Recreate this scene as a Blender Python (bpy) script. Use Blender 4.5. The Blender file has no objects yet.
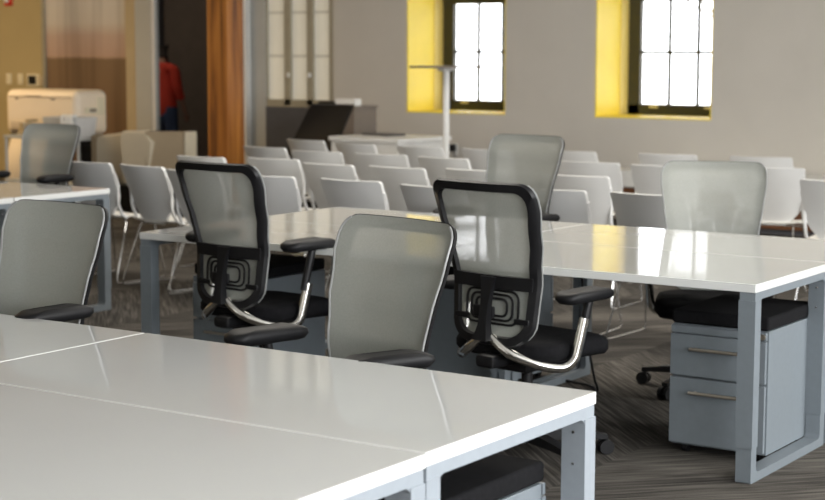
import bpy, bmesh, math, random
from mathutils import Vector, Matrix
random.seed(7)
C = bpy.context.scene
COL = C.collection
R = math.radians
PI = math.pi

# ------------------------------------------------------------------ materials
def mat(name, col, rough=.5, metal=0., spec=.5, coat=0., noise=None, bump=None, trans=0., emit=None, sheen=0.):
    m = bpy.data.materials.new(name); m.use_nodes = True
    nt = m.node_tree; b = nt.nodes['Principled BSDF']
    b.inputs['Base Color'].default_value = (*col, 1)
    b.inputs['Roughness'].default_value = rough
    b.inputs['Metallic'].default_value = metal
    b.inputs['Specular IOR Level'].default_value = spec
    b.inputs['Coat Weight'].default_value = coat
    b.inputs['Sheen Weight'].default_value = sheen
    if emit:
        b.inputs['Emission Color'].default_value = (*emit[0], 1); b.inputs['Emission Strength'].default_value = emit[1]
    tc = nt.nodes.new('ShaderNodeTexCoord')
    if noise:
        sc, amt = noise
        n = nt.nodes.new('ShaderNodeTexNoise'); n.inputs['Scale'].default_value = sc; n.inputs['Detail'].default_value = 4
        nt.links.new(tc.outputs['Object'], n.inputs['Vector'])
        mp = nt.nodes.new('ShaderNodeMapRange'); mp.inputs['From Min'].default_value = .3; mp.inputs['From Max'].default_value = .7
        mp.inputs['To Min'].default_value = 1 - amt; mp.inputs['To Max'].default_value = 1 + amt
        nt.links.new(n.outputs['Fac'], mp.inputs['Value'])
        mx = nt.nodes.new('ShaderNodeVectorMath'); mx.operation = 'SCALE'; mx.inputs[0].default_value = col
        nt.links.new(mp.outputs['Result'], mx.inputs['Scale']); nt.links.new(mx.outputs['Vector'], b.inputs['Base Color'])
    if bump:
        sc, st = bump
        n2 = nt.nodes.new('ShaderNodeTexNoise'); n2.inputs['Scale'].default_value = sc; n2.inputs['Detail'].default_value = 2
        nt.links.new(tc.outputs['Object'], n2.inputs['Vector'])
        bp = nt.nodes.new('ShaderNodeBump'); bp.inputs['Strength'].default_value = st; bp.inputs['Distance'].default_value = .002
        nt.links.new(n2.outputs['Fac'], bp.inputs['Height']); nt.links.new(bp.outputs['Normal'], b.inputs['Normal'])
    if trans:
        out = nt.nodes['Material Output']; t = nt.nodes.new('ShaderNodeBsdfTransparent'); mxs = nt.nodes.new('ShaderNodeMixShader')
        mxs.inputs[0].default_value = trans
        nt.links.new(b.outputs[0], mxs.inputs[1]); nt.links.new(t.outputs[0], mxs.inputs[2]); nt.links.new(mxs.outputs[0], out.inputs['Surface'])
    return m

M = {}
M['desk'] = mat('white_laminate', (.69, .70, .685), .06, spec=.5, coat=.5, noise=(3, .01))
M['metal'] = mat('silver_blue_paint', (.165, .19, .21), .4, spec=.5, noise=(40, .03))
M['metal_l'] = mat('silver_blue_paint_pale', (.27, .30, .33), .38, noise=(40, .03))  # lighter copy of the frame paint, front bench only
M['black'] = mat('black_plastic', (.008, .008, .009), .42, spec=.3, noise=(30, .1))
M['black_f'] = mat('black_fabric', (.008, .008, .009), .9, spec=.12, noise=(60, .2), bump=(400, .3))
M['pad'] = mat('black_soft_pad', (.007, .007, .008), .5, spec=.25, noise=(30, .1))
M['mesh'] = mat('grey_mesh_fabric', (.40, .41, .375), .6, spec=.3, noise=(180, .05), bump=(600, .2), trans=.42)
M['rim'] = mat('light_grey_trim', (.24, .245, .24), .35)
M['chrome'] = mat('polished_aluminium', (.78, .77, .74), .12, metal=1, noise=(10, .02))
M['shell'] = mat('pale_grey_polypropylene', (.70, .70, .69), .42, noise=(8, .02))
M['shell_cream'] = mat('pale_polypropylene_seat', (.74, .72, .67), .42, noise=(8, .02))
M['rod'] = mat('chrome_rod', (.7, .7, .7), .2, metal=1)
M['handle'] = mat('brushed_nickel', (.55, .5, .43), .3, metal=1)
M['wall'] = mat('warm_grey_wall_paint', (.60, .57, .515), .85, spec=.2, noise=(2, .03), bump=(120, .1))
M['tan'] = mat('tan_wall_paint', (.44, .355, .19), .85, spec=.2, noise=(2, .03), bump=(120, .1))
M['greyw'] = mat('cool_grey_paint', (.46, .47, .455), .7, spec=.3, noise=(3, .03))
M['white'] = mat('white_paint', (.78, .78, .76), .5, noise=(4, .02))
M['ceil'] = mat('ceiling_white', (.78, .77, .74), .9, spec=.1, noise=(3, .03))
M['yellow'] = mat('yellow_reveal_paint', (.95, .74, .06), .5, noise=(4, .03))
M['yellow_p'] = mat('pale_yellow_casing', (.84, .68, .22), .5, noise=(4, .03))
M['sash'] = mat('dark_olive_sash_paint', (.045, .04, .016), .5, noise=(20, .1))
M['lift'] = mat('brass_sash_lift', (.75, .68, .38), .35, metal=.4)
M['cream'] = mat('cream_plastic', (.86, .74, .58), .45, noise=(5, .02))
M['cream_d'] = mat('cream_plastic_shadow_gap', (.36, .28, .19), .6)
M['bin'] = mat('translucent_bin_plastic', (.62, .63, .63), .3, trans=.2, noise=(20, .05))
M['lounge'] = mat('taupe_upholstery', (.55, .49, .375), .95, spec=.15, sheen=.2, noise=(90, .06), bump=(300, .3))
M['lounge_d'] = mat('brown_taupe_upholstery', (.32, .25, .165), .95, spec=.15, noise=(90, .06), bump=(300, .3))
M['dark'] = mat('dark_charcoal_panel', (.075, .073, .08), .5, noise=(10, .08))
M['cab'] = mat('taupe_laminate', (.20, .165, .135), .6, noise=(6, .06))
M['paper'] = mat('paper_white', (.85, .85, .83), .7)
M['frost'] = mat('frosted_glass_film', (.72, .69, .58), .5, noise=(1.5, .05), emit=((.9, .86, .74), .17))  # small emission stands in for backlight through the panes
M['frost_d'] = mat('frosted_bar', (.55, .52, .42), .5, emit=((.9, .86, .74), .1))  # bars glow slightly too, imitating the same backlight
M['mull'] = mat('grey_aluminium_mullion', (.36, .33, .25), .5, noise=(10, .05))
M['red'] = mat('red_cotton', (.62, .05, .025), .9, noise=(40, .1))
M['jean'] = mat('blue_denim', (.06, .085, .15), .9, noise=(80, .2))
M['skin'] = mat('skin', (.40, .22, .15), .6, noise=(20, .04))
M['hair'] = mat('dark_hair', (.02, .014, .01), .7, noise=(60, .3))
M['bark'] = mat('bark', (.16, .13, .12), .9, noise=(20, .3))
M['switch'] = mat('switch_plastic', (.75, .68, .5), .5)
M['beige_trim'] = mat('beige_trim_paint', (.47, .38, .24), .7, noise=(5, .04))
M['ground'] = mat('outdoor_paving', (.6, .58, .55), .9, noise=(1, .1))

def nodes(name):
    m = bpy.data.materials.new(name); m.use_nodes = True
    nt = m.node_tree
    return m, nt, nt.nodes['Principled BSDF'], nt.nodes.new('ShaderNodeTexCoord')
def math_n(nt, op, a, b=None):
    n = nt.nodes.new('ShaderNodeMath'); n.operation = op
    for i, v in enumerate((a, b)):
        if v is None: continue
        if isinstance(v, (int, float)): n.inputs[i].default_value = v
        else: nt.links.new(v, n.inputs[i])
    return n.outputs[0]
def ramp(nt, fac, stops):
    r = nt.nodes.new('ShaderNodeValToRGB'); nt.links.new(fac, r.inputs[0])
    e = r.color_ramp.elements
    while len(e) < len(stops): e.new(.5)
    for k, (p, c) in enumerate(stops): e[k].position = p; e[k].color = (*c, 1)
    return r

# carpet: herringbone of streaked planks
def carpet():
    m, nt, b, tc = nodes('striped_plank_carpet')
    sp = nt.nodes.new('ShaderNodeSeparateXYZ'); nt.links.new(tc.outputs['Object'], sp.inputs[0])
    x, y = sp.outputs[0], sp.outputs[1]
    W = .95
    colx = math_n(nt, 'FLOOR', math_n(nt, 'DIVIDE', x, W))
    tri = math_n(nt, 'PINGPONG', x, W)
    t = math_n(nt, 'ADD', y, tri)
    s = math_n(nt, 'SUBTRACT', y, tri)
    plank = math_n(nt, 'FLOOR', math_n(nt, 'DIVIDE', t, .34))
    cb = nt.nodes.new('ShaderNodeCombineXYZ'); nt.links.new(colx, cb.inputs[0]); nt.links.new(plank, cb.inputs[1])
    wn = nt.nodes.new('ShaderNodeTexWhiteNoise'); wn.noise_dimensions = '3D'; nt.links.new(cb.outputs[0], wn.inputs['Vector'])
    cs = nt.nodes.new('ShaderNodeCombineXYZ')
    nt.links.new(math_n(nt, 'MULTIPLY', t, 75), cs.inputs[0]); nt.links.new(math_n(nt, 'MULTIPLY', s, 2.5), cs.inputs[1]); nt.links.new(wn.outputs['Value'], cs.inputs[2])
    n = nt.nodes.new('ShaderNodeTexNoise'); n.inputs['Scale'].default_value = 1; n.inputs['Detail'].default_value = 1
    nt.links.new(cs.outputs[0], n.inputs['Vector'])
    n2 = nt.nodes.new('ShaderNodeTexNoise'); n2.inputs['Scale'].default_value = 160; nt.links.new(tc.outputs['Object'], n2.inputs['Vector'])
    v = math_n(nt, 'ADD', math_n(nt, 'ADD', math_n(nt, 'MULTIPLY', n.outputs['Fac'], .9), math_n(nt, 'MULTIPLY', wn.outputs['Value'], .22)), math_n(nt, 'MULTIPLY', n2.outputs['Fac'], .12))
    r = ramp(nt, v, [(.36, (.030, .028, .025)), (.60, (.064, .058, .052)), (.84, (.145, .133, .116))])
    nt.links.new(r.outputs[0], b.inputs['Base Color']); b.inputs['Roughness'].default_value = 1; b.inputs['Specular IOR Level'].default_value = .1
    bp = nt.nodes.new('ShaderNodeBump'); bp.inputs['Strength'].default_value = .5; bp.inputs['Distance'].default_value = .004
    nt.links.new(n2.outputs['Fac'], bp.inputs['Height']); nt.links.new(bp.outputs[0], b.inputs['Normal'])
    return m
M['carpet'] = carpet()

def wood(name, c0, c1, c2, sc=(14, 14, .9), rough=.55):
    m, nt, b, tc = nodes(name)
    mp = nt.nodes.new('ShaderNodeMapping'); mp.inputs['Scale'].default_value = sc
    nt.links.new(tc.outputs['Object'], mp.inputs[0])
    n = nt.nodes.new('ShaderNodeTexNoise'); n.inputs['Scale'].default_value = 1; n.inputs['Detail'].default_value = 6; n.inputs['Distortion'].default_value = .6
    nt.links.new(mp.outputs[0], n.inputs['Vector'])
    r = ramp(nt, n.outputs['Fac'], [(.3, c0), (.5, c1), (.72, c2)])
    nt.links.new(r.outputs[0], b.inputs['Base Color']); b.inputs['Roughness'].default_value = rough
    return m
M['timber'] = wood('old_timber', (.09, .026, .006), (.33, .115, .018), (.50, .20, .036))
M['brownwood'] = wood('brown_wood', (.06, .022, .008), (.11, .042, .015), (.16, .065, .025), sc=(1, 14, 14))

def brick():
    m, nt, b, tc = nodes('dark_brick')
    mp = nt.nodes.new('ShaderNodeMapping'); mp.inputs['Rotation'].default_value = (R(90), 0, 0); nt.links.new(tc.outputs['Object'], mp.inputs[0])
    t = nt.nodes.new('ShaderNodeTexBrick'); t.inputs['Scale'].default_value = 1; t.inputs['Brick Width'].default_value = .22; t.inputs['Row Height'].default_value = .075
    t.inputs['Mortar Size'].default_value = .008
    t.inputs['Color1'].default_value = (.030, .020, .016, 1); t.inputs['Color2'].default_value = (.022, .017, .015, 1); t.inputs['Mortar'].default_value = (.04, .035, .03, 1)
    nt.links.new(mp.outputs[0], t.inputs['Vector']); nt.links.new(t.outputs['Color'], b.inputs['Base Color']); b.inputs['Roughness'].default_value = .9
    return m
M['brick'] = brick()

def film():   # tall frosted pane: window light and brick beyond painted as bands, faint vertical streaks
    m, nt, b, tc = nodes('film_with_painted_view')
    sp = nt.nodes.new('ShaderNodeSeparateXYZ'); nt.links.new(tc.outputs['Object'], sp.inputs[0])
    z = sp.outputs[2]
    mp = nt.nodes.new('ShaderNodeMapping'); mp.inputs['Scale'].default_value = (5, 5, .25); nt.links.new(tc.outputs['Object'], mp.inputs[0])
    n = nt.nodes.new('ShaderNodeTexNoise'); n.inputs['Scale'].default_value = 1; n.inputs['Detail'].default_value = 2; nt.links.new(mp.outputs[0], n.inputs['Vector'])
    zz = math_n(nt, 'ADD', z, math_n(nt, 'MULTIPLY', math_n(nt, 'SUBTRACT', n.outputs['Fac'], .5), .03))
    fac = math_n(nt, 'DIVIDE', zz, 3.0)
    r = ramp(nt, fac, [(.0, (.15, .085, .045)), (.485, (.20, .135, .085)), (.495, (.45, .32, .265)), (.575, (.47, .36, .31)), (.625, (.56, .53, .50)), (.8, (.62, .61, .59))])
    mx = nt.nodes.new('ShaderNodeMix'); mx.data_type = 'RGBA'; mx.blend_type = 'MULTIPLY'; mx.inputs[0].default_value = .8
    r2 = ramp(nt, n.outputs['Fac'], [(.35, (.62, .60, .60)), (.6, (1.1, 1.08, 1.05))])
    nt.links.new(r.outputs[0], mx.inputs[6]); nt.links.new(r2.outputs[0], mx.inputs[7]); nt.links.new(mx.outputs[2], b.inputs['Base Color'])
    b.inputs['Roughness'].default_value = .25
    return m
M['film'] = film()

def glass():
    m = bpy.data.materials.new('window_glass'); m.use_nodes = True
    nt = m.node_tree; nt.nodes.clear()
    o = nt.nodes.new('ShaderNodeOutputMaterial'); g = nt.nodes.new('ShaderNodeBsdfGlossy'); g.inputs['Roughness'].default_value = .02
    t = nt.nodes.new('ShaderNodeBsdfTransparent'); mx = nt.nodes.new('ShaderNodeMixShader'); mx.inputs[0].default_value = .06
    nt.links.new(t.outputs[0], mx.inputs[1]); nt.links.new(g.outputs[0], mx.inputs[2]); nt.links.new(mx.outputs[0], o.inputs[0])
    return m
M['glass'] = glass()

# ------------------------------------------------------------------ mesh helpers
class MB:
    def __init__(s): s.bm = bmesh.new(); s.bev = False
    def box(s, c, d, bev=0., seg=2, rot=None):
        r = bmesh.ops.create_cube(s.bm, size=1)
        vs = r['verts']
        for v in vs: v.co = Vector((v.co.x * d[0], v.co.y * d[1], v.co.z * d[2]))
        if bev:
            s.bev = True
            es = list({e for v in vs for e in v.link_edges})
            rb = bmesh.ops.bevel(s.bm, geom=es, offset=bev, segments=seg, profile=.5, affect='EDGES')
            vs = list({v for f in rb['faces'] for v in f.verts} | {v for v in vs if v.is_valid})
        mt = Matrix.Translation(c) @ (rot.to_4x4() if rot else Matrix.Identity(4))
        bmesh.ops.transform(s.bm, matrix=mt, verts=vs)
        return s
    def b2(s, x0, x1, y0, y1, z0, z1, bev=0., seg=2):
        return s.box(((x0 + x1) / 2, (y0 + y1) / 2, (z0 + z1) / 2), (x1 - x0, y1 - y0, z1 - z0), bev, seg)
    def loft(s, rings, cap=True, closed=True):
        rows = [[s.bm.verts.new(p) for p in r] for r in rings]
        n = len(rows[0])
        for a, b in zip(rows, rows[1:]):
            for i in range(n if closed else n - 1):
                j = (i + 1) % n
                s.bm.faces.new((a[i], a[j], b[j], b[i]))
        if cap and closed:
            s.bm.faces.new(rows[0][::-1]); s.bm.faces.new(rows[-1])
        return s
    def tube(s, pts, rad, n=10, smooth=True, sub=6):
        P = [Vector(p) for p in pts]
        if smooth and len(P) > 2:
            out = []; rr = []
            rl = rad if isinstance(rad, (list, tuple)) else [rad] * len(P)
            for i in range(len(P) - 1):
                p0 = P[max(i - 1, 0)]; p1 = P[i]; p2 = P[i + 1]; p3 = P[min(i + 2, len(P) - 1)]
                for k in range(sub):
                    t = k / sub
                    out.append(.5 * ((2 * p1) + (p2 - p0) * t + (2 * p0 - 5 * p1 + 4 * p2 - p3) * t * t + (3 * p1 - p0 - 3 * p2 + p3) * t ** 3))
                    rr.append(rl[i] * (1 - t) + rl[i + 1] * t)
            out.append(P[-1]); rr.append(rl[-1]); P = out; rad = rr
        rl = rad if isinstance(rad, (list, tuple)) else [rad] * len(P)
        rings = []; u = None
        for i, p in enumerate(P):
            t = (P[min(i + 1, len(P) - 1)] - P[max(i - 1, 0)]).normalized()
            if u is None:
                u = t.cross(Vector((0, 0, 1)))
                if u.length < 1e-3: u = t.cross(Vector((0, 1, 0)))
            u = (u - t * u.dot(t)).normalized(); w = t.cross(u)
            rings.append([p + (u * math.cos(2 * PI * k / n) + w * math.sin(2 * PI * k / n)) * rl[i] for k in range(n)])
        return s.loft(rings)
    def lathe(s, prof, n=24, c=(0, 0, 0)):
        rings = [[(c[0] + r * math.cos(2 * PI * k / n), c[1] + r * math.sin(2 * PI * k / n), c[2] + z) for k in range(n)] for r, z in prof]
        return s.loft(rings)
    def build(s, name, m, parent=None, smooth=40, loc=None):
        bmesh.ops.remove_doubles(s.bm, verts=s.bm.verts, dist=1e-6)
        bmesh.ops.recalc_face_normals(s.bm, faces=s.bm.faces)
        me = bpy.data.meshes.new(name); s.bm.to_mesh(me); s.bm.free()
        for p in me.polygons: p.use_smooth = True
        me.set_sharp_from_angle(angle=R(smooth))
        me.materials.append(m)
        o = bpy.data.objects.new(name, me); COL.objects.link(o)
        if parent: o.parent = parent
        if loc: o.location = loc
        if s.bev: w = o.modifiers.new('wn', 'WEIGHTED_NORMAL'); w.keep_sharp = True; w.weight = 60
        return o

def tag(o, label=None, cat=None, group=None, kind=None):
    if label: o['label'] = label
    if cat: o['category'] = cat
    if group: o['group'] = group
    if kind: o['kind'] = kind
    return o
def empty(name, loc, rz=0., label=None, cat=None, group=None):
    o = bpy.data.objects.new(name, None); COL.objects.link(o); o.location = loc; o.rotation_euler = (0, 0, R(rz)); o.empty_display_size = .1
    return tag(o, label, cat, group)
def copy_tree(o, parent=None):
    c = o.copy(); COL.objects.link(c)
    if parent: c.parent = parent
    for ch in list(o.children): copy_tree(ch, c)
    return c
def struct(mb, name, m, parent=None, smooth=40):
    o = mb.build(name, m, parent, smooth)
    if not parent: o['kind'] = 'structure'
    return o
def rrect(w, h, r, n=5, c=(0, 0)):
    pts = []
    for (sx, sy, a0) in ((1, 1, 0), (-1, 1, 90), (-1, -1, 180), (1, -1, 270)):
        for k in range(n + 1):
            a = R(a0 + 90 * k / n)
            pts.append((c[0] + sx * (w / 2 - r) + r * math.cos(a), c[1] + sy * (h / 2 - r) + r * math.sin(a)))
    return pts
def interp(tab, z):
    if z <= tab[0][0]: return tab[0][1]
    for (a, va), (b, vb) in zip(tab, tab[1:]):
        if z <= b:
            t = (z - a) / (b - a); t = t * t * (3 - 2 * t) * .5 + t * .5
            return va + (vb - va) * t
    return tab[-1][1]

# ------------------------------------------------------------------ the room
YW = 14.0
struct(MB().b2(-20, 4.2, -4.2, 18, -.1, 0), 'floor', M['carpet'])
struct(MB().b2(-20, 4.2, -4.2, 18, 3.6, 3.75), 'ceiling', M['ceil'])
# back wall with two deep window openings
W1 = (-9.52, -8.355); W2 = (-7.37, -6.185); ZS = .95; ZH = 3.1; DR = .645
wb = MB()
for x0, x1 in ((-10.45, W1[0]), (W1[1], W2[0]), (W2[1], 4.2)): wb.b2(x0, x1, YW, YW + DR + .12, 0, 3.6)
for a, b_ in (W1, W2):
    wb.b2(a, b_, YW, YW + DR + .12, 0, ZS - .012); wb.b2(a, b_, YW, YW + DR + .12, ZH + .012, 3.6)
struct(wb, 'wall_back', M['wall'])
for i, (a, b_) in enumerate((W1, W2)):
    t = MB()
    e = .012
    t.b2(a - .002, a + e, YW + .002, YW + DR + .1, ZS, ZH); t.b2(b_ - e, b_ + .002, YW + .002, YW + DR + .1, ZS, ZH)
    t.b2(a, b_, YW + .002, YW + DR + .1, ZS - .014, ZS); t.b2(a, b_, YW + .002, YW + DR + .1, ZH, ZH + .014)
    struct(t, 'trim_%d' % (i + 1), M['yellow'])
    # sash window
    wn = bpy.data.objects.new('window_%d' % (i + 1), None); COL.objects.link(wn); wn['kind'] = 'structure'
    wn.location = ((a + b_) / 2, YW + DR, ZS)
    hw = (b_ - a) / 2 - e
    fy = .035
    c = MB()
    for sx in (-1, 1): c.b2(*sorted((sx * hw, sx * (hw - .010))), -.16, .0, 0, ZH - ZS)
    c.build('casing', M['yellow_p'], wn)
    f = MB()
    for sx in (-1, 1): f.b2(*sorted((sx * hw, sx * (hw - .135))), 0, .07, 0, ZH - ZS, .006)
    f.b2(-hw, hw, 0, .07, 0, .1, .006); f.b2(-hw, hw, 0, .07, ZH - ZS - .1, ZH - ZS, .006); f.b2(-hw, hw, -.01, .08, 1.09, 1.155, .006)
    f.build('sash_frame', M['sash'], wn)
    g = MB(); iw = hw - .135
    for k in (-1, 1): g.b2(k * iw / 3 - .013, k * iw / 3 + .013, .02, .05, .1, ZH - ZS - .1)
    for z in (.6, 1.64): g.b2(-iw, iw, .022, .048, z - .014, z + .014)
    g.build('muntins', M['sash'], wn)
    MB().b2(-iw, iw, .032, .038, .1, ZH - ZS - .1).build('pane', M['glass'], wn)
    for sx in (-.36, .36):
        MB().box((sx * .8, -.012, .075), (.09, .03, .022), .006).build('sash_lift', M['lift'], wn)

# glazed partition to the left of the back wall
struct(MB().b2(-20, -14.77, YW, YW + .15, 0, 3.6), 'wall_left_back', M['tan'])
w = MB(); w.b2(-13.39, -13.23, YW - .02, YW + .15, 0, 3.6); struct(w, 'trim_3', M['beige_trim'])
w = MB(); w.b2(-13.23, -12.99, YW - .03, YW + .1, 0, 3.6); struct(w, 'trim_4', M['greyw'])
w = MB(); w.b2(-12.99, -12.95, YW - .02, YW + .02, 0, 3.6, .004); struct(w, 'trim_5', M['white'])
w = MB(); w.b2(-11.62, -11.565, YW - .08, YW + .12, 0, 3.6, .008); struct(w, 'trim_6', M['white'])
w = MB(); w.b2(-11.9, -11.62, YW + .02, YW + .15, 0, 3.6); w.b2(-11.565, -11.36, YW, YW + .15, 0, 3.6); struct(w, 'wall_pier', M['greyw'])
# tall film-covered pane
pw = bpy.data.objects.new('window_3', None); COL.objects.link(pw); pw['kind'] = 'structure'; pw.location = (-14.08, YW + .05, 0)
MB().b2(-.665, .69, -.01, .01, .06, 3.55).build('pane', M['film'], pw)
f = MB(); f.b2(-.69, -.655, -.04, .04, 0, 3.6); f.b2(-.69, .69, -.04, .04, 0, .06); f.b2(-.69, .69, -.04, .04, 3.55, 3.6)
f.build('frame', M['mull'], pw)
# three frosted lights over a dark panel
fw_ = bpy.data.objects.new('window_4', None); COL.objects.link(fw_); fw_['kind'] = 'structure'; fw_.location = (-10.905, YW + .06, 0)
f = MB()
for x0, x1 in ((-.455, -.448), (-.205, -.125), (.10, .175), (.395, .455)): f.b2(x0, x1, -.05, .04, .98, 3.6)
f.b2(-.455, .455, -.05, .04, .96, 1.04)
f.build('frame', M['mull'], fw_)
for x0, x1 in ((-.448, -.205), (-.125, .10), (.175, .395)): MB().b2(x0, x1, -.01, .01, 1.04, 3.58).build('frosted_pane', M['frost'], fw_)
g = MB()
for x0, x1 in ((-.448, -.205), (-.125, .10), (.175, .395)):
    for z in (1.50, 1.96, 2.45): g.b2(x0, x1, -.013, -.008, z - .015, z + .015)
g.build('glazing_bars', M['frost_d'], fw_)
for x in (-.145, .14): MB().box((x, -.06, 1.30), (.03, .03, .05), .006).build('latch', M['white'], fw_)
M['slate'] = mat('slate_grey_gloss_panel', (.10, .104, .12), .3, noise=(6, .08))
struct(MB().b2(-11.36, -10.45, YW, YW + .12, 0, .96), 'wall_lower_panel', M['slate'])
struct(MB().b2(-12.93, -10.45, YW + .02, YW + .12, 3.58, 3.6), 'trim_7', M['greyw'])
# dark room beyond the opening
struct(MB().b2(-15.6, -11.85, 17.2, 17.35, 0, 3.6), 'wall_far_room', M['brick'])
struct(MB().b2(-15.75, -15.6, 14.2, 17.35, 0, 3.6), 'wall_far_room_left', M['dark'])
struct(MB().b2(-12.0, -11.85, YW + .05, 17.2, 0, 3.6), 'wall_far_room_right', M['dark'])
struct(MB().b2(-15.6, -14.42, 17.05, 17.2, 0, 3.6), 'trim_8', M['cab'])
# unseen sides of the room: right wall with tall window openings, rear wall, left wall
wr = MB(); xs = 3.2
for y0, y1 in ((-4.2, -1.6), (4.6, 6.2), (9.4, 14.0)): wr.b2(xs, xs + .25, y0, y1, 0, 3.6)
for y0, y1 in ((-1.6, 4.6), (6.2, 9.4)):
    wr.b2(xs, xs + .25, y0, y1, 0, .7); wr.b2(xs, xs + .25, y0, y1, 3.2, 3.6)
struct(wr, 'wall_right', M['wall'])
struct(MB().b2(-20, 3.2, -4.2, -4.0, 0, 3.6), 'wall_rear', M['wall'])
struct(MB().b2(-20, -19.8, -4.0, 14, 0, 3.6), 'wall_left', M['tan'])

# timber post
p = MB(); p.box((0, 0, 1.8), (.25, .25, 3.598), .012)
tag(p.build('timber_post', M['timber'], loc=(-10.345, 12.15, 0)), 'square old brown timber post standing behind the rows of pale chairs', 'post')

# ------------------------------------------------------------------ desks
DW, DD, DT, DH = 1.496, .762, .031, .735
def end_frame(x0, x1, y0, y1):
    """closed loop frame in the y-z plane, from x0 to x1"""
    mb = MB()
    zt = DH - DT; cy = (y0 + y1) / 2; L = y1 - y0
    o = rrect(L, zt, .006, 5, (cy, zt / 2)); i = rrect(L - .095, zt - .062, .022, 5, (cy, zt / 2 + .003))
    def ring(pts, x): return [(x, a, b) for a, b in pts]
    mb.loft([ring(o, x0), ring(o, x1), ring(i, x1), ring(i, x0), ring(o, x0)], cap=False)
    return mb
def desk(name_lab, x0, y0, left_w, right_w, m):
    """x0,y0 lower corner"""
    t = empty('desk', (x0 + DW / 2, y0 + DD / 2, 0), 0, name_lab, 'desk', 'white bench desks')
    X = DW / 2; Y = DD / 2
    MB().box((0, 0, DH - DT / 2), (DW - .003, DD - .004, DT), .0022, 2).build('desktop', M['desk'], t)
    for sx, wdt in ((-1, left_w), (1, right_w)):
        xa, xb = sorted((sx * (X - .004), sx * (X - .004 - wdt)))
        fr = end_frame(xa, xb, -Y + .008, Y - .008).build('end_frame', m, t)
        for sy in (-1, 1):
            ya, yb = sorted((sy * (Y - .006), sy * (Y - .056)))
            MB().b2(xa - .003, xb + .003, ya - .002, yb + .002, .13, DH - DT - .03, .001).build('leg_sleeve', m, fr)
            if sx > 0 and sy > 0:
                for zz in (.56, .64): MB().box((sx * (X - .004 - wdt / 2), sy * (Y - .0575), zz), (.008, .004, .008), .0015).build('bolt_head', M['rod'], fr)
    r = MB(); r.b2(-X + .05, X - .05, -.03, .03, DH - DT - .045, DH - DT - .001); r.build('support_rail', m, t)
    return t
FX, FY = -1.8615, 3.573     # far right corner of the front bench
RX, RY = -2.268, 5.561      # near right corner of the middle bench
LX, LY = -7.077, 7.236      # far right corner of the left bench
g = .004
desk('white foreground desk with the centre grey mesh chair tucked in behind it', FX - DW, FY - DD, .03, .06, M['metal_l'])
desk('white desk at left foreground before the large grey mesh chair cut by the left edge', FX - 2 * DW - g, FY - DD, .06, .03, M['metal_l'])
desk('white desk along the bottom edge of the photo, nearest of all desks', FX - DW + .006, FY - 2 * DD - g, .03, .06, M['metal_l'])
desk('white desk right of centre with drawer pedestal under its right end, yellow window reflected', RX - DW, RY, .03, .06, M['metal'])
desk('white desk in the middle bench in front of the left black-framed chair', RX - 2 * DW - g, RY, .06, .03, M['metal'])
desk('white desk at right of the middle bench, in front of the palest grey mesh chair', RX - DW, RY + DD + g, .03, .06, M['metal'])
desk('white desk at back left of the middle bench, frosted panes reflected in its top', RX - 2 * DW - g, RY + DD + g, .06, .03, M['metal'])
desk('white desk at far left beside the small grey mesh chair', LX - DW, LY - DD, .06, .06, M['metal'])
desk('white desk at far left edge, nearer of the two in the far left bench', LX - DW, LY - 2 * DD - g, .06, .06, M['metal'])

# ------------------------------------------------------------------ mobile pedestals
def pedestal(x, y, rz, label):
    t = empty('mobile_pedestal', (x, y, 0), rz, label, 'drawer pedestal', 'drawer pedestals under the desks')
    w, d = .395, .50; t.scale = (1, 1, 1.05)
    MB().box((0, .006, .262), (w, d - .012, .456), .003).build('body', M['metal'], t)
    MB().box((0, 0, .517), (w + .004, d + .004, .05), .012, 3).build('seat_cushion', M['black_f'], t)
    for z0, z1 in ((.30, .455), (.045, .292)):
        dr = MB().box((0, -d / 2 - .006, (z0 + z1) / 2), (w - .004, .018, z1 - z0), .003).build('drawer', M['metal'], t)
        h = MB(); zz = z1 - .05
        h.tube([(-.105, -d / 2 - .04, zz), (.105, -d / 2 - .04, zz)], .0065, 8)
        for sx in (-.085, .085): h.tube([(sx, -d / 2 - .013, zz), (sx, -d / 2 - .04, zz)], .005, 8)
        h.build('handle', M['handle'], dr)
    MB().box((0, -d / 2 - .004, .4725), (w - .004, .014, .029), .003).build('top_rail', M['metal'], t)
    l = MB(); l.tube([(.182, -d / 2 - .008, .472), (.182, -d / 2 - .018, .472)], .011, 12); l.build('lock', M['handle'], t)
    for sx in (-1, 1):
        for sy in (-1, 1):
            c = MB(); c.tube([(sx * .15 - .012, sy * .2, .017), (sx * .15 + .012, sy * .2, .017)], .017, 12); c.build('castor', M['black'], t)
    return t
pedestal(-2.532, 6.105, 0, 'silver two-drawer pedestal with black cushion under the right end of the middle bench')
pedestal(-2.15, 3.225, 180, 'silver pedestal with black cushion top under the foreground desk corner')
pedestal(-4.99, 6.10, 0, 'silver pedestal with black cushion under the left end of the middle bench')
pedestal(-4.06, 6.68, 180, 'grey pedestal in shadow behind the right black-framed chair')

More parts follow.
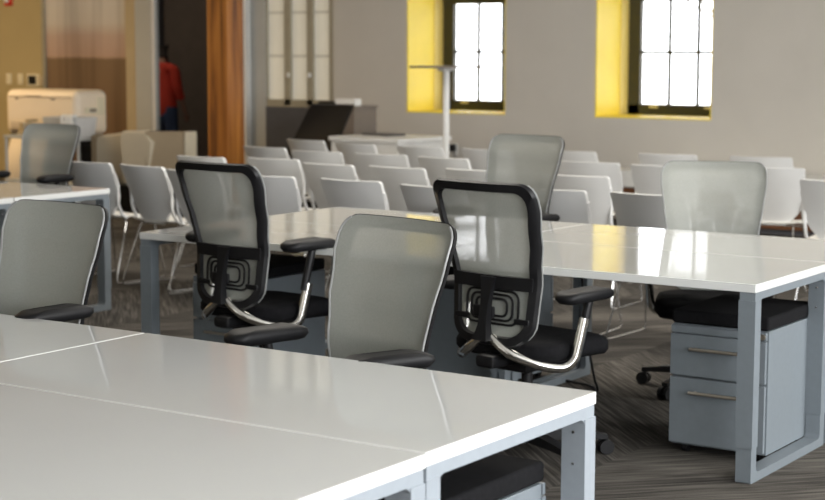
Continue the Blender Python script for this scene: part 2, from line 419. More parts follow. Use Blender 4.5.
# ------------------------------------------------------------------ task chair (faces local -Y)
HW = [(.46, .180), (.54, .198), (.64, .205), (.75, .214), (.86, .231), (.98, .247), (1.08, .248)]
PR = [(.46, .222), (.58, .206), (.70, .198), (.82, .222), (.95, .262), (1.08, .305)]
ZB, ZT = .46, 1.08
def bf(s, z, inset, off=0.):
    zt, zb = ZT - inset, ZB + inset
    z = min(max(z, zb), zt)
    h = interp(HW, z) - inset
    rt, rb = .055 - inset * .3, .085 - inset * .4
    if zt - z < rt: q = rt - (zt - z); h -= rt - math.sqrt(max(rt * rt - q * q, 0))
    if z - zb < rb: q = rb - (z - zb); h -= rb - math.sqrt(max(rb * rb - q * q, 0))
    x = s * h
    return Vector((x, interp(PR, z) - .033 * (x / .24) ** 2 + off, z))
def zlist(inset, n=26):
    zt, zb = ZT - inset, ZB + inset
    out = []
    for k in range(n + 1):
        t = k / n; t = .5 - .5 * math.cos(PI * t); out.append(zb + (zt - zb) * t)
    return out
def bloop(inset, off, nx=10):
    zs = zlist(inset)
    L = [bf(1, z, inset, off) for z in zs]
    L += [bf(1 - 2 * k / nx, zs[-1], inset, off) for k in range(1, nx)]
    L += [bf(-1, z, inset, off) for z in reversed(zs)]
    L += [bf(-1 + 2 * k / nx, zs[0], inset, off) for k in range(1, nx)]
    return L
def armpath(s): return [(s * .02, .24, .495), (s * .10, .228, .44), (s * .19, .16, .40), (s * .245, .095, .388), (s * .272, .062, .415), (s * .280, .045, .47), (s * .288, .022, .57)]
UP = ('seat', 'backrest', 'back_frame', 'lumbar_pad', 'arm_support', 'arm_sleeve', 'arm_pad', 'seat_mechanism', 'back_spine', 'edge_trim')
def make_chair():
    t = empty('task_chair', (0, 0, 0))
    # mesh back
    mb = MB(); zs = zlist(0); nx = 14
    for off in (0, .004):
        rows = [[mb.bm.verts.new(bf(-1 + 2 * k / nx, z, .002, off)) for k in range(nx + 1)] for z in zs]
        for a, b in zip(rows, rows[1:]):
            for k in range(nx): mb.bm.faces.new((a[k], a[k + 1], b[k + 1], b[k]))
    mb.build('backrest', M['mesh'], t, 60)
    # frame ring behind the mesh
    fr = MB(); a, b, c, d = bloop(0, .006), bloop(.006, .022), bloop(.035, .026), bloop(.039, .008)
    fr.loft([a, b, c, d, a], cap=False)
    def band(z0, z1, th=.022):       # cross band
        rings = []
        for k in range(13):
            s = -1 + 2 * k / 12
            q = []
            for z, o in ((z0, .008), (z1, .008), (z1, .008 + th), (z0, .008 + th)): q.append(bf(s, z, .02, o))
            rings.append(q)
        fr.loft(rings)
    band(.675, .725)
    frame = fr.build('back_frame', M['black'], t, 50)
    for sd in (-1, 1):
        et = MB(); et.tube([bf(sd, z, .003, -.002) for z in zlist(0)[4:-2]], .004, 6, smooth=False)
        et.build('edge_trim', M['rim'], t)
    sp = MB()
    sp.loft([[(sx * w, interp(PR, z) + o, z) for sx, o in ((-1, .03), (1, .03), (1, .03 + th), (-1, .03 + th))] for z, w, th in ((.72, .036, .010), (.69, .026, .018), (.62, .018, .026), (.54, .020, .032), (.485, .034, .038))])
    sp.build('back_spine', M['black'], t)
    lp = MB()
    for k, (w, h) in enumerate(((.25, .125), (.20, .095), (.15, .065))):
        pts = [(x, interp(PR, .605 + y) + .014 - .03 * (x / .24) ** 2, .605 + y) for x, y in rrect(w, h, .035 - .006 * k, 4)]
        lp.tube(pts + [pts[0]], .0052, 6, smooth=False)
    lp.box((.03, .224, .585), (.10, .016, .045), .006)
    for sx in (-1, 1): lp.box((sx * .145, .214, .56), (.07, .014, .022), .005)
    lp.build('lumbar_pad', M['black'], t)
    # seat
    st = MB(); rings = []
    for z, sc in ((.405, .82), (.412, .95), (.43, 1.0), (.455, 1.0), (.472, .96), (.48, .86), (.482, .5)):
        rings.append([(x * sc, y * sc - .03, z + (-.012 if y < -.15 else 0) * 1) for x, y in rrect(.50, .47, .12, 6)])
    st.loft(rings); st.build('seat', M['black_f'], t, 60)
    m = MB(); m.box((0, .0, .375), (.20, .26, .06), .02); m.box((.0, .17, .40), (.09, .18, .05), .015); m.tube([(.1, -.02, .38), (.25, -.03, .375)], .007, 8); m.box((.27, -.03, .375), (.05, .02, .012), .004)
    m.build('seat_mechanism', M['black'], t)
    for s in (-1, 1):
        a = MB(); a.tube(armpath(s), [.017, .020, .021, .020, .020, .020, .020], 10); a.build('arm_support', M['chrome'], t)
        a = MB(); a.tube([(s * .281, .042, .475), (s * .296, .002, .655)], .0165, 12); a.box((s * .294, -.0, .658), (.05, .12, .014), .004); a.build('arm_sleeve', M['black'], t)
        pd = MB(); rings = []
        ct, sn = 1., 0.
        for z, sc in ((.655, .72), (.660, .90), (.674, 1.0), (.688, .98), (.697, .86), (.700, .6)):
            rings.append([(s * .288 + (x * ct - y * sn) * sc, (y * ct + x * sn) * sc, z - .010 * (abs(y) / .13) ** 2) for x, y in rrect(.10, .29, .042, 6)])
        pd.loft(rings); pd.build('arm_pad', M['pad'], t, 60)
    MB().lathe([(.03, .07), (.03, .2), (.022, .2), (.022, .37)], 16).build('gas_column', M['black'], t)
    sb = MB(); sb.lathe([(.045, .065), (.05, .08), (.05, .105), (.04, .12)], 20)
    for k in range(5):
        an = R(72 * k + 18); ca, sa = math.cos(an), math.sin(an)
        def rg(r, w, z0, z1): return [(r * ca - sx * w * sa, r * sa + sx * w * ca, z) for sx, z in ((-1, z0), (1, z0), (1, z1), (-1, z1))]
        sb.loft([rg(.03, .027, .07, .115), rg(.2, .022, .068, .098), rg(.325, .016, .06, .078)])
    sb.build('star_base', M['black'], t)
    for k in range(5):
        an = R(72 * k + 18); x, y = .32 * math.cos(an), .32 * math.sin(an)
        c = MB(); tx, ty = -math.sin(an), math.cos(an)
        for q in (-1, 1): c.tube([(x + tx * q * .006, y + ty * q * .006, .029), (x + tx * q * .026, y + ty * q * .026, .029)], .029, 14)
        c.tube([(x, y, .03), (x, y, .068)], .008, 8); c.build('castor', M['black'], t)
    return t
proto = make_chair(); used = False
def put_chair(x, y, rz, dz, label, group=None, arm=0.):
    """x, y = centre of the seat base"""
    global used
    t = proto if not used else copy_tree(proto)
    used = True
    t.location = (x, y, 0); t.rotation_euler = (0, 0, R(rz)); tag(t, label, 'office chair', group)
    CH.append((t, dz, arm)); return t
CH = []
def at_top(tx, ty, rz, dz, label, arm=0., group='mesh-back office chairs at the desks'):
    off = .30
    a = R(rz)
    return put_chair(tx + math.sin(a) * off, ty - math.cos(a) * off, rz, dz, label, group, arm)
at_top(-2.765, 4.06, -13, -.01, 'grey mesh office chair in the centre, seen from the front, tucked behind the foreground desk', .058)
at_top(-4.13, 4.0, -3, -.03, 'large grey mesh office chair cut by the left edge, behind the left foreground desk', .09)
at_top(-3.20, 5.17, 171, .01, 'black-framed office chair seen from behind right of centre, windows showing through its mesh', -.012)
at_top(-4.545, 5.24, 174.5, .022, 'black-framed office chair seen from behind on the left, beside the middle bench end', .064)
at_top(-4.46, 7.75, -8, .035, 'grey mesh office chair with dark rim, tallest one behind the middle bench', .0)
at_top(-3.215, 7.33, 23, -.035, 'palest grey mesh office chair facing the camera behind the right end of the middle bench', .0)
at_top(-8.03, 7.72, 1, 0, 'small grey mesh office chair behind the far left desk, before the cream printer', .085)
at_top(-9.60, 7.75, 0, 0, 'office chair at the left edge with only a black armrest in view', .05)
pads = [c for c in CH[0][0].children if c.name.startswith('arm_pad')]
pads[1].rotation_euler.z = R(-10); pads[1].location.y += .02
for k, d in ((2, .02), (3, .02)):
    for c in CH[k][0].children:
        if c.name.startswith('arm_pad'): c.location.y += d
#      # this chair's right-hand pad is swivelled inwards
for t, dz, arm in CH:
    for ch in t.children:
        n = ch.name.split('.')[0]
        if n in UP: ch.location.z += dz
        if n in ('arm_pad', 'arm_sleeve'): ch.location.z += arm

# ------------------------------------------------------------------ white stacking chairs (face local -Y)
def make_stacker():
    t = empty('stacking_chair', (0, 0, 0))
    hwt = [(.43, .09), (.47, .135), (.53, .186), (.60, .209), (.68, .217), (.82, .226)]
    def f(s, z, off=0., ins=0.):
        h = interp(hwt, z) - ins
        r = .016
        if .815 - z < r: q = r - (.815 - z); h -= r - math.sqrt(max(r * r - q * q, 0))
        x = s * h
        return Vector((x,   .30 - (.815 - z) * .52 + .06 * ((.815 - z) / .4) ** 2 - .045 * (x / .22) ** 2 + off, z))
    zs = [.43 + (.815 - .43) * (.5 - .5 * math.cos(PI * k / 20)) for k in range(21)]
    b = MB(); nx = 12
    F, Bk = [], []
    for off, L in ((0, F), (.006, Bk)):
        for z in zs: L.append([b.bm.verts.new(f(-1 + 2 * k / nx, z, off)) for k in range(nx + 1)])
        for p, q in zip(L, L[1:]):
            for k in range(nx): b.bm.faces.new((p[k], p[k + 1], q[k + 1], q[k]))
    # rolled lip along sides and top
    edge = [f(-1, z) for z in zs] + [f(-1 + 2 * k / nx, zs[-1]) for k in range(1, nx)] + [f(1, z) for z in reversed(zs)]
    rings = [[p + Vector((0, .006, 0)), p + Vector((0, -.016, .002)), p + Vector((0, -.016, .002)) * 1 + Vector((0, 0, -.004)), p + Vector((0, .0, -.004))] for p in edge]
    b.loft(rings)
    b.build('backrest', M['shell'], t, 50)
    for sd in (-1, 1):
        st = MB(); st.tube([f(sd * .99, .75, -.008), f(sd * .99, .66, -.012), (sd * .207, .17, .55), (sd * .207, .135, .47), (sd * .205, .09, .437)], .011, 8)
        st.build('side_strut', M['shell'], t)
    se = MB(); n = 12; L2 = []
    for off in (0, -.010):
        L = []
        for k in range(n + 1):
            y = .18 - .42 * k / n
            z = .442 + .012 * max(0, (y - .05) / .13) ** 2 - .03 * max(0, (-y - .12) / .12) ** 2
            w = .212 - .012 * max(0, (-y - .1) / .14) ** 2 - .03 * max(0, (y - .08) / .1) ** 2
            L.append([se.bm.verts.new((-w + 2 * w * j / 10, y, z + off + .012 * (abs(j - 5) / 5) ** 3)) for j in range(11)])
        L2.append(L)
        for p, q in zip(L, L[1:]):
            for k in range(10): se.bm.faces.new((p[k], p[k + 1], q[k + 1], q[k]))
    def rim(A, B):
        for i in range(len(A) - 1): se.bm.faces.new((A[i], A[i + 1], B[i + 1], B[i]))
    A, B = L2
    rim(A[0], B[0]); rim(A[-1], B[-1]); rim([r[0] for r in A], [r[0] for r in B]); rim([r[-1] for r in A], [r[-1] for r in B])
    se.build('seat', M['shell_cream'], t, 50)
    for s in (-1, 1):
        lg = MB()
        lg.tube([(s * .06, -.10, .424), (s * .19, -.14, .424), (s * .21, -.155, .40), (s * .245, -.215, .06), (s * .247, -.212, .012), (s * .247, -.17, .007), (s * .247, .18, .007), (s * .247, .225, .012), (s * .245, .225, .05), (s * .21, .10, .40), (s * .19, .09, .424), (s * .06, .07, .424)], .0058, 8, smooth=False)
        lg.build('sled_leg', M['rod'], t)
    return t
sp_ = make_stacker(); first = [True]
def stacker(x, y, rz, label, group):
    """x, y = middle of the top edge of the back; chair faces +Y"""
    t = sp_ if first[0] else copy_tree(sp_)
    first[0] = False
    a = R(180 + rz)
    t.location = (x + math.sin(a) * .255, y - math.cos(a) * .255, 0); t.rotation_euler = (0, 0, a)
    tag(t, label, 'stacking chair', group)
rows = {
 'front': [(-8.04, 8.0, -3, 'just beyond the corner of the far left desk'), (-7.50, 7.95, -9, 'left of the black-framed chair, wire legs in full view'), (-6.93, 7.80, -3, 'only a sliver showing left of the left black-framed chair'),
           (-6.31, 7.74, 4, 'half hidden by the right side of the left black-framed chair'), (-5.685, 7.77, -2, 'directly above the far left corner of the middle bench'), (-5.06, 7.68, -5, 'just left of the top of the right black-framed chair'),
           (-4.43, 7.88, 4, 'low behind the right edge of the tallest grey mesh chair'), (-3.85, 7.92, -2, 'darkest back, left of the palest grey mesh chair')],
 'second': [(-7.80, 8.87, -2, 'peeping over the left black-framed chair'), (-7.25, 9.0, 1, 'beside the foot of the timber post'), (-6.61, 8.78, -5, 'behind and left of the chair nearest the bench corner'),
            (-6.07, 8.80, -2, 'showing its full back left of the white pole'), (-5.53, 8.90, 2, 'just left of the tallest grey mesh chair'), (-4.79, 8.85, 2, 'just right of the tallest grey mesh chair'), (-3.34, 9.38, 6, 'cut by the right edge of the photo')],
 'third': [(-8.17, 10.04, -6, 'touching the right side of the timber post'), (-7.52, 9.85, 3, 'in line with the black slanted board'), (-6.93, 9.84, 3, 'in front of the white table corner'), (-6.35, 9.78, -5, 'straight below the white pole'),
           (-5.30, 9.98, 4, 'between the two windows, right of the tallest mesh chair'), (-4.74, 9.95, 2, 'peeping left of the palest grey mesh chair, behind its neighbour'), (-4.09, 10.2, 9, 'right of the palest grey mesh chair with its seat showing')],
 'rear': [(-8.55, 11.05, -10, 'right of the timber post below the frosted panes'), (-7.87, 10.82, -10, 'in front of the left end of the white table'), (-7.23, 10.80, -4, 'in front of the right end of the white table'), (-6.62, 10.80, -4, 'below the wall socket, left of the tallest mesh chair'),
          (-6.01, 11.02, -5, 'against the blank wall between the windows'), (-5.23, 11.07, 4, 'below the right window'), (-4.56, 11.2, 8, 'at the right, above the shoulder of the palest mesh chair')],
}
rn = {'front': 'first row', 'second': 'second row', 'third': 'third row', 'rear': 'last row'}
for k, L in rows.items():
    for x, y, rz, lab in L: stacker(x, y, rz, 'pale chair, %s, %s' % (rn[k], lab), 'pale stacking chairs, ' + rn[k])

# ------------------------------------------------------------------ background furniture
def fwd(x0, y0, rz, label, cat, name): return empty(name, (x0, y0, 0), rz, label, cat)

# white table
t = fwd(-8.24, 11.98, -6, 'white box-shaped table against the back wall below the left window', 'table', 'white_table')
# local origin at the near corner; +Y away, -X to the left
MB().b2(-.83, 0, 0, .76, .75, .79, .006).build('tabletop', M['white'], t)
MB().b2(-.81, -.02, .02, .05, .02, .75).build('front_panel', M['white'], t)
for x in (-.81, -.05): MB().b2(x, x + .03, .05, .74, .02, .75).build('side_panel', M['white'], t)
MB().b2(-.79, -.04, .04, .72, 0, .02).build('plinth', M['dark'], t)
# thin dark laptop on the table with its cord
lt = empty('laptop', (-8.72, 12.45, .79), -10, 'closed dark laptop lying on the white table', 'laptop')
MB().box((0, 0, .009), (.34, .23, .016), .004).build('lid', M['dark'], lt)
MB().box((0, 0, .001), (.32, .21, .002)).build('base', M['black'], lt)
# wall socket with black plug
t = empty('wall_socket', (-8.94, YW, .58), 0, 'wall socket with black plug low on the wall below the left window', 'socket')
MB().box((0, -.006, 0), (.08, .01, .12), .003).build('cover_plate', M['white'], t)
MB().box((0, -.05, .02), (.06, .08, .07), .008).build('plug', M['black'], t)
c = MB(); c.tube([(.02, -.05, -.01), (.06, -.08, -.08), (.10, -.09, -.25), (.12, -.06, -.57)], .006, 8); c.build('cord', M['black'], t)

# pole with thin flat round top
t = empty('pole_stand', (-7.75, 12.0, 0), 0, 'slim white pole with thin flat round top in front of the left window', 'pole stand')
MB().lathe([(.20, 0), (.20, .012), (.05, .03), (.036, .05), (.036, .06)], 28).build('base', M['white'], t)
MB().lathe([(.029, .05), (.029, 1.40)], 20).build('pole', M['white'], t)
MB().lathe([(.029, 1.385), (.075, 1.395), (.075, 1.41), (.06, 1.418)], 24).build('collar', M['white'], t)
MB().lathe([(.31, 1.416), (.315, 1.42), (.315, 1.428), (.31, 1.432)], 40).build('round_top', M['cab'], t)

# black slanted board on a stand
t = empty('slanted_board', (-9.29, 12.35, 0), 0, 'black slanted board on a stand left of the white table', 'board')
mb = MB()
A = [(-.27, .10, 1.055), (.22, .10, 1.055), (.11, -.10, .58), (-.42, -.10, .58)]
mb.loft([[Vector(p) for p in A], [Vector(p) + Vector((0, .035, .01)) for p in A]]); mb.build('panel', M['black'], t)
b = MB(); b.tube([(-.1, .06, .80), (-.12, .14, .02)], .02, 10); b.b2(-.36, .14, -.16, .22, 0, .03, .006); b.b2(-.30, .06, -.02, .12, .02, .60, .01); b.build('stand', M['black'], t)

# taupe cabinet with things on top
t = empty('tall_cabinet', (-9.70, 13.2, 0), 0, 'taupe cabinet behind the black slanted board', 'cabinet')
MB().b2(-.22, .26, -.22, .16, .04, 1.0, .006).build('body', M['cab'], t)
MB().b2(-.23, .27, -.23, .17, 1.0, 1.025, .004).build('top', M['cab'], t)
MB().b2(-.20, .24, -.20, .14, 0, .04).build('plinth', M['dark'], t)
r = MB(); r.box((0, 0, .035), (.24, .12, .07), .012); tag(r.build('paper_stack', M['paper'], loc=(-9.61, 13.12, 1.025)), 'stack of white paper on top of the taupe cabinet', 'paper')
r = MB(); r.box((0, 0, .02), (.20, .14, .04), .008); tag(r.build('black_case', M['black'], loc=(-9.83, 13.12, 1.025)), 'flat black case on the taupe cabinet beside white paper', 'case')

# low wall bench
t = empty('wall_bench', (-5.2, 13.68, 0), 0, 'long low bench with white cushion on brown wooden base along the window wall', 'bench')
MB().b2(-1.72, 2.2, -.26, .26, .34, .50, .02).build('cushion', M['white'], t)
MB().b2(-1.70, 2.18, -.24, .26, .05, .34, .004).build('base', M['brownwood'], t)
MB().b2(-1.66, 2.14, -.20, .24, 0, .05).build('plinth', M['dark'], t)

# lounge seats
t = empty('lounge_chair', (-11.19, 11.70, 0), 5, 'taupe lounge chair with high back, left of the two, beside the cream printer', 'lounge chair')
bk = MB(); rings = []
for (z, y0, y1, w) in ((.34, -.10, .04, .29), (.40, -.115, .035, .30), (.70, -.14, .03, .275), (.755, -.135, .02, .265), (.775, -.11, -.01, .25)):
    k = max(0, z - .6) * .18; rings.append([(-w, y0, z - k), (w, y0, z + k), (w, y1, z + k), (-w, y1, z - k)])
bk.loft(rings); bk.build('backrest', M['lounge'], t)
wg = MB(); wg.b2(-.375, -.275, -.12, .45, .20, .745, .03, 3); wg.build('side_wing', M['lounge_d'], t)
MB().b2(-.27, .30, .0, .60, .26, .42, .03, 3).build('seat', M['lounge'], t)
MB().b2(-.25, .28, -.08, .56, .03, .26, .01).build('base', M['black'], t)
t = empty('lounge_chair', (-10.55, 11.40, 0), 0, 'taupe lounge corner seat with high folded back, right of the two, beside the timber post', 'lounge chair')
bk = MB(); rings = []
for (z, y0, y1, x0, x1) in ((.34, -.10, .03, -.33, -.02), (.72, -.13, .02, -.33, .04), (.80, -.12, .01, -.32, -.03), (.815, -.10, -.01, -.31, -.05)):
    rings.append([(x0, y0, z), (x1, y0, z), (x1, y1, z), (x0, y1, z)])
bk.loft(rings); bk.build('backrest', M['lounge'], t)
sw = MB(); sw.loft([[(-.03, -.12, z), (.265, .10, z), (.23, .20, z), (-.05, -.02, z)] for z in (.30, .78, .815)]); sw.build('folded_wing', M['lounge_d'], t)
MB().b2(-.32, .10, .02, .62, .26, .42, .03, 3).build('seat', M['lounge'], t)
MB().b2(-.30, .06, -.06, .58, .03, .26, .01).build('base', M['black'], t)
MB().b2(.265, .285, .08, .24, .03, .815, .006).build('end_panel', M['lounge'], t)

# wide cream printer on a dark stand
t = empty('large_format_printer', (-12.695, 12.22, 0), 0, 'wide cream printer with rounded top on a stand before the brown frosted pane', 'printer')
b = MB(); b.box((0, 0, .925), (1.05, .46, .46), .075, 5); b.build('body', M['cream'], t)
b = MB(); b.b2(-.45, .45, -.233, -.226, 1.075, 1.083); b.build('panel_seam', M['cream_d'], t)
for x0, x1, z0, z1 in ((-.36, -.31, 1.052, 1.07), (-.20, .02, 1.087, 1.095), (.16, .22, 1.052, 1.07)): MB().b2(x0, x1, -.236, -.226, z0, z1).build('latch', M['cream_d'], t)
for z in (.745, .775, .805): MB().b2(-.44, -.14, -.234, -.226, z, z + .008).build('vent_slot', M['cream_d'], t)
cp = MB().b2(.522, .54, -.12, .14, .92, .98, .006).build('control_panel', M['switch'], t)
MB().b2(.522, .545, .05, .15, .90, 1.08, .006).build('side_handle', M['switch'], t)
MB().b2(.522, .543, -.06, .03, .935, .965, .003).build('display', M['cab'], cp)
b = MB(); b.b2(-.49, .49, -.20, .20, .60, .697, .01)
for sx in (-1, 1): b.b2(sx * .42 - .04, sx * .42 + .04, -.10, .10, .04, .62, .01); b.b2(sx * .42 - .05, sx * .42 + .05, -.34, .34, 0, .05, .01)
b.b2(-.44, .44, -.03, .03, .30, .38)
b.build('stand', M['black'], t)
# hanging cream catch cloth of the printer
b = MB(); rings = []
for k in range(9):
    z = .66 - .07 * k; o = .08 * math.sin(PI * k / 9)
    rings.append([(-.40 + .55 * q / 6, -.26 - o * (1 + .2 * math.sin(q * 1.3)), z) for q in range(7)] + [(-.40 + .55 * q / 6, -.24 - o * (1 + .2 * math.sin(q * 1.3)), z) for q in range(6, -1, -1)])
b.loft(rings); b.build('catch_cloth', M['cream'], t)
# cart with a plastic bin in front of the printer
t = empty('utility_cart', (-12.08, 11.56, 0), 0, 'pale cart in front of the cream printer holding a plastic bin', 'cart')
b = MB(); b.b2(-.52, .52, -.16, .16, .69, .72, .006); b.build('top_shelf', M['greyw'], t)
b = MB(); b.b2(-.52, .52, -.16, .16, .25, .28, .006); b.build('lower_shelf', M['greyw'], t)
for sx in (-.50, .50):
    for sy in (-.14, .14): MB().tube([(sx, sy, 0), (sx, sy, .69)], .015, 8).build('leg', M['greyw'], t)
bn = empty('storage_bin', (-11.83, 11.56, .721), 0, 'translucent plastic bin draped with white wrapping on the cart', 'bin')
b = MB(); o = rrect(.44, .26, .03); i = rrect(.42, .24, .025); o2 = rrect(.48, .30, .035); i2 = rrect(.46, .28, .03)
def lay(p, z): return [(x, y, z) for x, y in p]
b.loft([lay(i, .01), lay(i2, .19), lay(o2, .19), lay(o2, .175), lay(o, 0.0)], cap=True); b.build('tub', M['bin'], bn)
b = MB()
for k in range(6):
    x = .06 + .03 * k; b.tube([(x, -.11, .20), (x + .01 * math.sin(k), -.155, .21), (x + .03 * math.sin(k * 2.1), -.17, .13), (x - .01 * k * .5 + .03, -.165, .04 + .02 * (k % 3))], .012, 6)
b.build('wrapping', M['white'], bn)
b = MB(); b.lathe([(.025, 0), (.025, .10), (.012, .12), (.012, .14)], 14); tag(b.build('small_bottle', M['white'], loc=(-12.14, 11.60, .721)), 'small white bottle standing on the cart left of the bin', 'bottle')
b = MB()
for k in range(5): b.box((random.uniform(-.06, .06), random.uniform(-.05, .05), .02 + .03 * k), (.14 - .012 * k, .10, .028), .004, rot=Matrix.Rotation(random.uniform(-.5, .5), 3, 'Z'))
tag(b.build('parcel_stack', M['beige_trim'], loc=(-12.38, 11.55, .721)), 'small heap of brown packets on the cart', 'packets')

# wall fittings at left
for x, lab in ((-15.34, 'cream light switch on the tan wall, left of the pair'), (-15.14, 'cream light switch on the tan wall, right of the pair')):
    t = empty('light_switch', (x, YW, 1.21), 0, lab, 'light switch', 'light switches on the tan wall')
    MB().box((0, -.006, 0), (.085, .012, .13), .004).build('cover_plate', M['switch'], t)
    MB().box((0, -.015, 0), (.035, .008, .07), .003).build('rocker', M['switch'], t)
t = empty('thermostat', (-14.92, YW, 1.20), 0, 'thermostat with dark screen on the tan wall', 'thermostat')
MB().box((0, -0.008, 0), (.20, .024, .15), .008).build('body', M['switch'], t)
MB().box((0, -.0255, .0), (.13, .003, .10)).build('screen', M['black'], t)
b = MB(); b.box((0, -0.006, 0), (.07, .02, .11), .005); tag(b.build('blank_plate', M['beige_trim'], loc=(-14.79, YW, 1.19)), 'small tan cover plate right of the thermostat', 'cover plate')
t = empty('fire_alarm', (-14.69, YW, 2.145), 0, 'red and white fire alarm at the top left on the tan wall', 'alarm')
t.location.x = -14.75 - .55
MB().box((0, -0.016, 0), (.12, .04, .12), .01).build('housing', M['red'], t)
MB().lathe([(.03, 0), (.03, .03), (.02, .04)], 14, (0, 0, 0)).build('strobe', M['white'], t).rotation_euler = (R(90), 0, 0)
t.children[-1].location = (0, -.035, .0)

# power cord under the middle bench
c = MB(); c.tube([(0, 0, .70), (.01, -.02, .62), (.05, -.06, .5), (.10, -.12, .33), (.14, -.15, .2), (.15, -.12, .08), (.13, -.05, .012), (.02, .06, .008), (-.2, .1, .008)], .006, 8)
tag(c.build('power_cord', M['black'], loc=(-3.62, 6.75, 0)), 'black power cord hanging from the middle bench to the carpet', 'cord')

# counter in the dark room
t = empty('counter', (-12.9, 16.75, 0), 0, 'dark counter at the back of the unlit room behind the opening', 'counter')
MB().b2(-.9, .85, -.3, .3, .02, .72).build('body', M['dark'], t); MB().b2(-.92, .86, -.33, .3, .72, .76, .006).build('worktop', M['cab'], t)

# ------------------------------------------------------------------ person in the far room (back to camera)
def skinned(name, V, E, m, parent=None):
    """skeleton -> continuous surface, frozen to a plain mesh"""
    me = bpy.data.meshes.new(name + '_cage'); me.from_pydata([v[:3] for v in V], E, [])
    o = bpy.data.objects.new(name + '_cage', me); COL.objects.link(o)
    bm = bmesh.new(); bm.from_mesh(me); lay_ = bm.verts.layers.skin.verify(); bm.verts.ensure_lookup_table()
    for i, v in enumerate(bm.verts):
        r = V[i][3]; v[lay_].radius = r if isinstance(r, tuple) else (r, r); v[lay_].use_root = (i == 0)
    bm.to_mesh(me); bm.free()
    md = o.modifiers.new('skin', 'SKIN'); md.use_smooth_shade = True
    s = o.modifiers.new('sub', 'SUBSURF'); s.levels = 2; s.render_levels = 2
    dg = bpy.context.evaluated_depsgraph_get(); dg.update()
    ev = o.evaluated_get(dg); fm = bpy.data.meshes.new_from_object(ev)
    bpy.data.objects.remove(o); bpy.data.meshes.remove(me)
    fm.name = name; fm.materials.clear(); fm.materials.append(m)
    for p in fm.polygons: p.use_smooth = True
    n = bpy.data.objects.new(name, fm); COL.objects.link(n)
    if parent: n.parent = parent
    return n
pr = empty('person', (-14.45, 15.75, 0), 0, 'person in red top and blue jeans, back turned, in the dark room behind the opening', 'person')
# body: one continuous figure (pelvis first), leaning a little to the left and forward
V = [(0, 0, .93, (.145, .11)), (-.02, .02, 1.10, (.135, .095)), (-.05, .05, 1.27, (.155, .10)), (-.07, .07, 1.40, (.11, .08)), (-.12, .13, 1.45, .052), (-.18, .20, 1.49, .055), (-.25, .27, 1.53, (.078, .09)), (-.29, .30, 1.60, (.055, .065)),
     (.10, 0, .86, .085), (.115, .0, .50, .058), (.12, -.02, .09, .038), (.12, .12, .035, .035),
     (-.10, 0, .86, .085), (-.12, .02, .50, .058), (-.13, .0, .09, .038), (-.13, .14, .035, .035),
     (.12, .06, 1.385, .055), (.20, .03, 1.10, .042), (.24, .09, .86, .028), (.245, .11, .79, (.034, .018)),
     (-.26, .09, 1.36, .055), (-.32, .10, 1.08, .042), (-.30, .22, .88, .028), (-.295, .25, .81, (.034, .018))]
E = [(0, 1), (1, 2), (2, 3), (3, 4), (4, 5), (5, 6), (6, 7), (0, 8), (8, 9), (9, 10), (10, 11), (0, 12), (12, 13), (13, 14), (14, 15), (3, 16), (16, 17), (17, 18), (18, 19), (3, 20), (20, 21), (21, 22), (22, 23)]
pr.scale = (1.12, 1.1, .95)
skinned('body', V, E, M['skin'], pr)
k = 1.16
skinned('shirt', [(0, .0, .72, (.19, .15)), (0, 0, .90, (.19, .15)), (-.02, .02, 1.08, (.172, .13)), (-.05, .05, 1.27, (.178, .12)), (-.07, .07, 1.40, (.125, .095)), (-.09, .09, 1.45, .06),
                  (.125, .06, 1.385, .072), (.20, .03, 1.12, .058), (.225, .06, .97, .045), (-.265, .09, 1.36, .072), (-.325, .10, 1.10, .058), (-.31, .16, .98, .05)],
        [(0, 1), (1, 2), (2, 3), (3, 4), (4, 5), (4, 6), (6, 7), (7, 8), (4, 9), (9, 10), (10, 11)], M['red'], pr)
skinned('jeans', [(0, 0, .98, (.15, .115)), (0, 0, .84, (.155, .122)), (.105, 0, .80, .105), (.12, .0, .50, .078), (.125, -.01, .08, .062), (-.105, 0, .80, .105), (-.125, .02, .50, .078), (-.135, .01, .08, .062)],
        [(0, 1), (1, 2), (2, 3), (3, 4), (1, 5), (5, 6), (6, 7)], M['jean'], pr)
skinned('hair', [(-.25, .26, 1.57, (.088, .10)), (-.29, .29, 1.63, (.07, .08)), (-.22, .22, 1.51, (.07, .05))], [(0, 1), (0, 2)], M['hair'], pr)
def fingers(px, py, pz, s):
    mb = MB()
    for q in range(4):
        yy = py - .03 + .02 * q
        L = (.065, .078, .083, .068)[q]
        mb.tube([(px, yy, pz + .01), (px + s * .004, yy + .005, pz - L * .5), (px - s * .010, yy + .015, pz - L)], [.009, .008, .0065], 7)
    mb.tube([(px, py + .03, pz + .03), (px - s * .01, py + .055, pz + .0), (px - s * .015, py + .06, pz - .03)], [.010, .009, .007], 7)
    return mb
fg = fingers(.245, .11, .77, 1); fg2 = fingers(-.295, .25, .79, -1)
# join the fingers into the body mesh so that the body stays one mesh
body = [o for o in pr.children if o.name.startswith('body')][0]
bm = bmesh.new(); bm.from_mesh(body.data)
for f_ in (fg, fg2):
    tmp = bpy.data.meshes.new('tmp'); f_.bm.to_mesh(tmp); f_.bm.free(); bm.from_mesh(tmp); bpy.data.meshes.remove(tmp)
bm.to_mesh(body.data); bm.free()
for p_ in body.data.polygons: p_.use_smooth = True

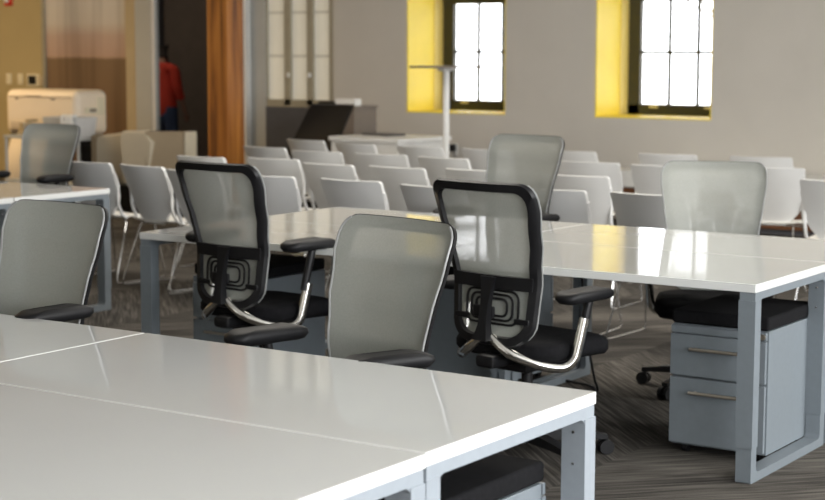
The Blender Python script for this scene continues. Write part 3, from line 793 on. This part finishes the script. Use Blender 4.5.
# ------------------------------------------------------------------ outdoors: bare tree beyond the right window
tr = MB()
def branch(p, d, L, r, depth):
    q = p + d * L
    tr.tube([p, (p + q) / 2 + Vector((random.uniform(-.05, .05), 0, random.uniform(-.05, .05))) * L, q], [r, r * .8, r * .6], 6, sub=3)
    if depth == 0: return
    for _ in range(3):
        nd = (d + Vector((random.uniform(-.8, .8), random.uniform(-.4, .4), random.uniform(-.1, .7)))).normalized()
        branch(q, nd, L * random.uniform(.6, .8), r * .6, depth - 1)
branch(Vector((0, 0, -.5)), Vector((0, 0, 1)), 1.4, .07, 4)
tag(tr.build('bare_tree', M['bark'], loc=(-8.3, 21, 0)), 'bare tree branches outside the right window', 'tree')
struct(MB().b2(-40, 20, 18, 60, -.6, -.5), 'ground_outside', M['ground'])

# ------------------------------------------------------------------ light
wd = bpy.data.worlds.new('sky'); C.world = wd; wd.use_nodes = True
bg = wd.node_tree.nodes['Background']; bg.inputs['Color'].default_value = (.95, .97, 1, 1); bg.inputs['Strength'].default_value = 5.5
def area(name, loc, rot, sx, sy, power, col):
    l = bpy.data.lights.new(name, 'AREA'); l.shape = 'RECTANGLE'; l.size = sx; l.size_y = sy; l.energy = power; l.color = col
    o = bpy.data.objects.new(name, l); COL.objects.link(o); o.location = loc; o.rotation_euler = [R(a) for a in rot]; return o
area('daylight_window_near', (3.15, 1.5, 1.95), (0, 90, 0), 2.4, 6.0, 340, (.98, .99, 1))
area('daylight_window_far', (3.15, 7.8, 1.95), (0, 90, 0), 2.4, 3.0, 230, (1, .985, .95))
area('hall_fill_light', (-5.0, 8.3, 3.55), (0, 0, 0), 6, 1.6, 160, (1, .94, .85))  # added fill under the ceiling, brightens the back wall
area('rear_fill_light', (-5, -3.9, 1.9), (-90, 0, 0), 7, 2.6, 85, (.97, .985, 1))  # added fill behind the camera; the rear wall has no window
area('ceiling_light_warm', (-15.2, 10.0, 3.5), (0, 0, 0), 2.0, 1.4, 210, (1, .70, .36))
area('far_room_fill_light', (-15.0, 14.95, 3.3), (0, 0, 0), .6, .6, 11, (1, .85, .7))  # added fill, out of view, brightens the person in the dark room

# ------------------------------------------------------------------ camera
pitch, roll, yaw = R(-6.8747), R(.1317), R(34.003)
fwv = Vector((-math.sin(yaw) * math.cos(pitch), math.cos(yaw) * math.cos(pitch), math.sin(pitch)))
rt = fwv.cross(Vector((0, 0, 1))).normalized(); up = rt.cross(fwv)
rt2 = rt * math.cos(roll) + up * math.sin(roll); up2 = up * math.cos(roll) - rt * math.sin(roll)
cam = bpy.data.cameras.new('camera'); co = bpy.data.objects.new('camera', cam); COL.objects.link(co)
mt = Matrix((rt2, up2, -fwv)).transposed().to_4x4(); mt.translation = (0, 0, 1.5665); co.matrix_world = mt
cam.sensor_width = 36; cam.lens = 1658.6 / 825 * 36; cam.clip_start = .05; cam.clip_end = 200
cam.dof.use_dof = True; cam.dof.focus_distance = 5.0; cam.dof.aperture_fstop = 4.5
C.camera = co
vs = C.view_settings; vs.view_transform = 'Standard'; vs.look = 'None'; vs.gamma = 1; vs.exposure = 0.1; vs.use_curve_mapping = False
C.cycles.use_denoising = True
